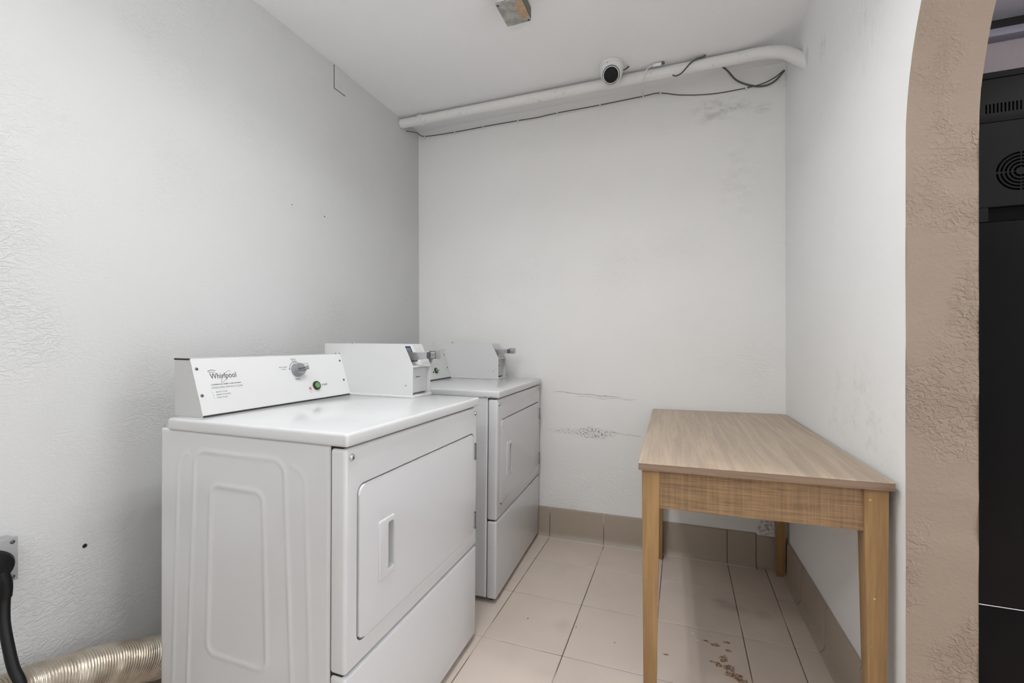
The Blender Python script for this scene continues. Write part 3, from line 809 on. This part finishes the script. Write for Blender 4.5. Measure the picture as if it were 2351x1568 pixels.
def dome_camera():
    c = Vector((1.274, -.283, RH))
    t = thing('security_camera', 'white turret security camera with black lens face on the ceiling', 'camera', c)
    link('base_ring', lathe([(.0565, 0), (.0580, -.004), (.0580, -.009), (.0560, -.0115), (.02, -.0115), (.02, -.002)], 40), M['white_plastic'], t)
    hs = link('housing', lathe([(.0, -.0118), (.0555, -.0118), (.0565, -.016), (.0562, -.030), (.0530, -.048), (.0470, -.066), (.0380, -.083), (.022, -.094), (0, -.097)], 40), M['white_plastic'], t)
    d = Vector((.11, -.84, -.50)).normalized()
    ec = Vector((0, -.013, -.058))
    cut = lathe([(0, -.041), (.020, -.036), (.036, -.020), (.0415, 0), (.0425, .060), (0, .060)], 32, Matrix.Translation(ec) @ d.to_track_quat('Z', 'Y').to_matrix().to_4x4())
    boolean(hs, cut)
    E_ = Matrix.Translation(ec) @ d.to_track_quat('Z', 'Y').to_matrix().to_4x4()
    eye = link('eyeball', lathe([(0, -.037), (.018, -.032), (.032, -.018), (.0385, 0), (.0390, .018), (.0380, .034), (.0362, .040), (.0345, .0400), (.0345, .036), (0, .036)], 36, E_), M['white_plastic'], t)
    lf = link('lens_face', lathe([(.0343, .0362), (.0343, .0402), (.032, .0408), (0, .0410)], 36, E_), M['lens_black'], eye)
    link('lens', lathe([(.010, .0410), (.010, .0416), (.007, .0422), (0, .0426)], 20, E_), M['lens_black'], lf)
    link('screw', dome(.0022, .001, Matrix.Translation((-.012, -.0555, -.02)) @ Vector((-.2, -1, -.1)).to_track_quat('Z', 'Y').to_matrix().to_4x4(), 10), M['dark_steel'], t)
    link('cable_tail', tube(smooth_path([(.050, .012, -.03), (.058, .028, -.022), (.070, .040, -.010), (.078, .046, -.001)], 6), .0035, 8), M['cable_grey'], t)
    return t
dome_camera()
def junction_box():
    t = thing('junction_box', 'weathered metal junction box with a rusty taped corner on the ceiling', 'junction box', (.972, -.855, RH))
    bx = link('box_body', box((-.047, -.062, -.052), (.047, .060, 0), .004), M['white_pipe'], t)
    rot = Matrix.Rotation(.02, 4, 'Z')
    me_b = box((-.052, -.068, -.0605), (.052, .066, -.0525), .004, 3)
    cv = link('cover_plate', me_b, M['old_metal'], t); cv.location = (0, 0, 0)
    link('tape_strip', box((.047, -.066, -.0545), (.0545, .058, -.012), .002), M['tarnish'], t)
    for x, y in ((-.044, -.058), (.044, .056)):
        link('screw', dome(.005, .003, Matrix.Translation((x, y, -.0604)) @ Matrix.Rotation(PI, 4, 'X'), 12), M['dark_steel'], cv)
    for x in (-.012, .010): link('knockout', dome(.004, .002, frame((x, -.0622, -.046), (1, 0, 0), (0, 0, 1)), 10), M['dark_steel'], bx)
    return t
junction_box()
def cover_plate():
    t = thing('cover_plate', 'blank white cover plate on the left wall just under the ceiling', 'cover plate', (0, -.722, 2.43))
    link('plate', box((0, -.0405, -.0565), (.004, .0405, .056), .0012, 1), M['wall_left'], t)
    link('plate_gap', box((-.001, -.0432, -.059), (.0012, .034, .0575)), M['gap'], t)
    for z in (-.036, .036): link('screw', dome(.0026, .0012, frame((.0038, -.006, z), (0, 1, 0), (0, 0, 1)), 10), M['steel'], t)
    return t
cover_plate()

# ------------------------------------------------------------------ lower left corner: outlet, cord, duct
def outlet():
    t = thing('wall_outlet', 'grey surface mounted power outlet on the left wall', 'outlet', (0, -1.975, .588))
    link('outlet_box', box((0, -.056, -.052), (.036, .053, .052), .004), M['jack_grey'], t)
    fp = link('face_plate', box((.036, -.058, -.054), (.0435, .055, .054), .003), M['jack_grey'], t)
    for y in (-.047, .044):
        for z in (-.043, .043): link('screw', dome(.0048, .002, frame((.0432, y, z), (0, 1, 0), (0, 0, 1)), 12), M['dark_steel'], fp)
    return t
outlet()
def power_cord():
    t = thing('power_cord', 'black dryer power cord plugged into the wall outlet', 'power cord', (.0436, -1.975, .588))
    pg = lathe([(.036, 0), (.037, .004), (.037, .020), (.032, .030), (.012, .034), (0, .034)], 28, frame((0, .004, .0), (0, 1, 0), (0, 0, 1)))
    link('plug', pg, M['black_rubber'], t)
    link('strain_relief', tube(smooth_path([(0.0184, 0.013, -0.013), (0.0244, 0.018, -0.033), (0.0274, 0.02, -0.051), (0.0294, 0.019, -0.076)], 5), lambda s: .0145-.05*max(0, s-.015), 14), M['black_rubber'], t)
    link('cord', tube(smooth_path([(0.0264, 0.019, -0.036), (0.0284, 0.02, -0.058), (0.0314, 0.017, -0.088), (0.0514, 0.009, -0.126), (0.0864, 0.001, -0.164), (0.1284, -0.007, -0.202), (0.1614, -0.008, -0.233), (0.1964, -0.01, -0.298), (0.2164, -0.01, -0.388), (0.2264, -0.005, -0.488), (0.2464, 0.035, -0.57), (0.2864, 0.175, -0.5765)], 8), .0105, 12), M['black_rubber'], t)
    return t
power_cord()
def duct():
    t = thing('vent_duct', 'corrugated foil vent hose running along the left wall into the dryer', 'vent hose', (.11, -1.7, .0))
    pts = [(.11, -2.75, .335), (.112, -2.35, .318), (.112, -2.05, .297), (.114, -1.90, .272), (.116, -1.76, .228), (.118, -1.63, .172), (.125, -1.50, .130), (.15, -1.40, .112), (.215, -1.352, .11)]
    p = smooth_path(pts, 40)
    # even spacing for the corrugation
    L = [0]
    for a, b_ in zip(p, p[1:]): L.append(L[-1]+(b_-a).length)
    out = []; step = .0013; s = 0; i = 0
    while s < L[-1]:
        while L[i+1] < s: i += 1
        f = (s-L[i])/(L[i+1]-L[i]); out.append(p[i].lerp(p[i+1], f)-Vector((.11, -1.7, 0))); s += step
    bm = tube(out, lambda s: .0568+.0014*math.sin(2*PI*s/.0066)+.0005*math.sin(s*41)+.0004*math.sin(s*97), 32)
    link('foil_hose', bm, M['foil'], t)
    link('hose_clamp', tube([out[-28], out[-12]], .0605, 32), M['steel'], t)
    return t
duct()

# ------------------------------------------------------------------ beyond the archway: the dark machine
def machine():
    y = -.90; x0, x1, h = 2.325, 3.20, 1.866
    t = thing('vending_machine', 'tall black machine with slotted vents and round grille beyond the archway', 'vending machine', (x0, y, 0))
    mt = NB('charcoal_panel'); c = lin((25, 25, 25)); mt = mt.done(mt.mix(mt.noise(6, 3), tuple(k*.9 for k in c), tuple(k*1.1 for k in c)), .6, spec=.15)
    dk = NB('deep_black').done((.002, .002, .002), .8, spec=.1)
    m2 = NB('dark_panel'); c = lin((18, 18, 18)); m2 = m2.done(m2.mix(m2.noise(6, 3), tuple(k*.9 for k in c), tuple(k*1.1 for k in c)), .6, spec=.15)
    bk = NB('gloss_black_panel').done(lin((9, 9, 9)), .35, spec=.2)
    w = x1-x0
    link('cabinet', box((0, .012, .06), (w, .72, h-.002), .006), M['black_plastic'], t)
    fl = link('upper_panel', box((.0, -.004, 1.727), (w, .014, h-.0195), .002), mt, t)
    link('top_rail', box((.0, -.005, h-.018), (w, .014, h), .003), mt, t)
    # louvre slots cut through the upper panel
    cut = bmesh.new()
    for k in range(95):
        xx = .061+.0081*k
        if xx > w-.07: break
        box((xx, -.02, 1.7515), (xx+.0038, .010, 1.7775), 0, 1, 0, cut)
    boolean(fl, cut)
    gp = link('grille_panel', box((.0, -.004, 1.492), (w, .014, 1.7260), .0012, 1), m2, t)
    cut = bmesh.new(); gx, gz = .136, 1.585
    for r0, r1 in ((.0475, .0525), (.0385, .0433), (.0295, .0342), (.0205, .0252), (.0105, .0157)):
        for a0, a1 in ((92, 177), (183, 268), (272, 357), (3, 88)):
            pts = [(gx+r1*math.cos(math.radians(a0+(a1-a0)*k/14)), gz+r1*math.sin(math.radians(a0+(a1-a0)*k/14))) for k in range(15)]
            pts += [(gx+r0*math.cos(math.radians(a1-(a1-a0)*k/14)), gz+r0*math.sin(math.radians(a1-(a1-a0)*k/14))) for k in range(15)]
            merge(cut, prism(pts, -.02, .008, 'XZ'))
    boolean(gp, cut)
    link('display_slot', box((.0, .006, 1.452), (w, .016, 1.492), .001, 1), dk, t)
    link('slot_frame', box((.0, -.004, 1.452), (.068, .014, 1.4915), .0008, 1), m2, t)
    link('front_door', box((.0, -.006, .388), (w, .014, 1.450), .003), bk, t)
    link('trim_strip', box((.0, -.0065, .3838), (w, .010, .3862), .0006, 1), M['steel'], t)
    link('kick_panel', box((.0, -.004, .07), (w, .014, .3825), .003), bk, t)
    for xx in (.06, w-.06):
        for yy in (.07, .66): link('foot', lathe([(.025, 0), (.025, .02), (.015, .03), (.015, .065)], 14, Matrix.Translation((xx, yy, 0))), M['dark_steel'], t)
    return t
machine()
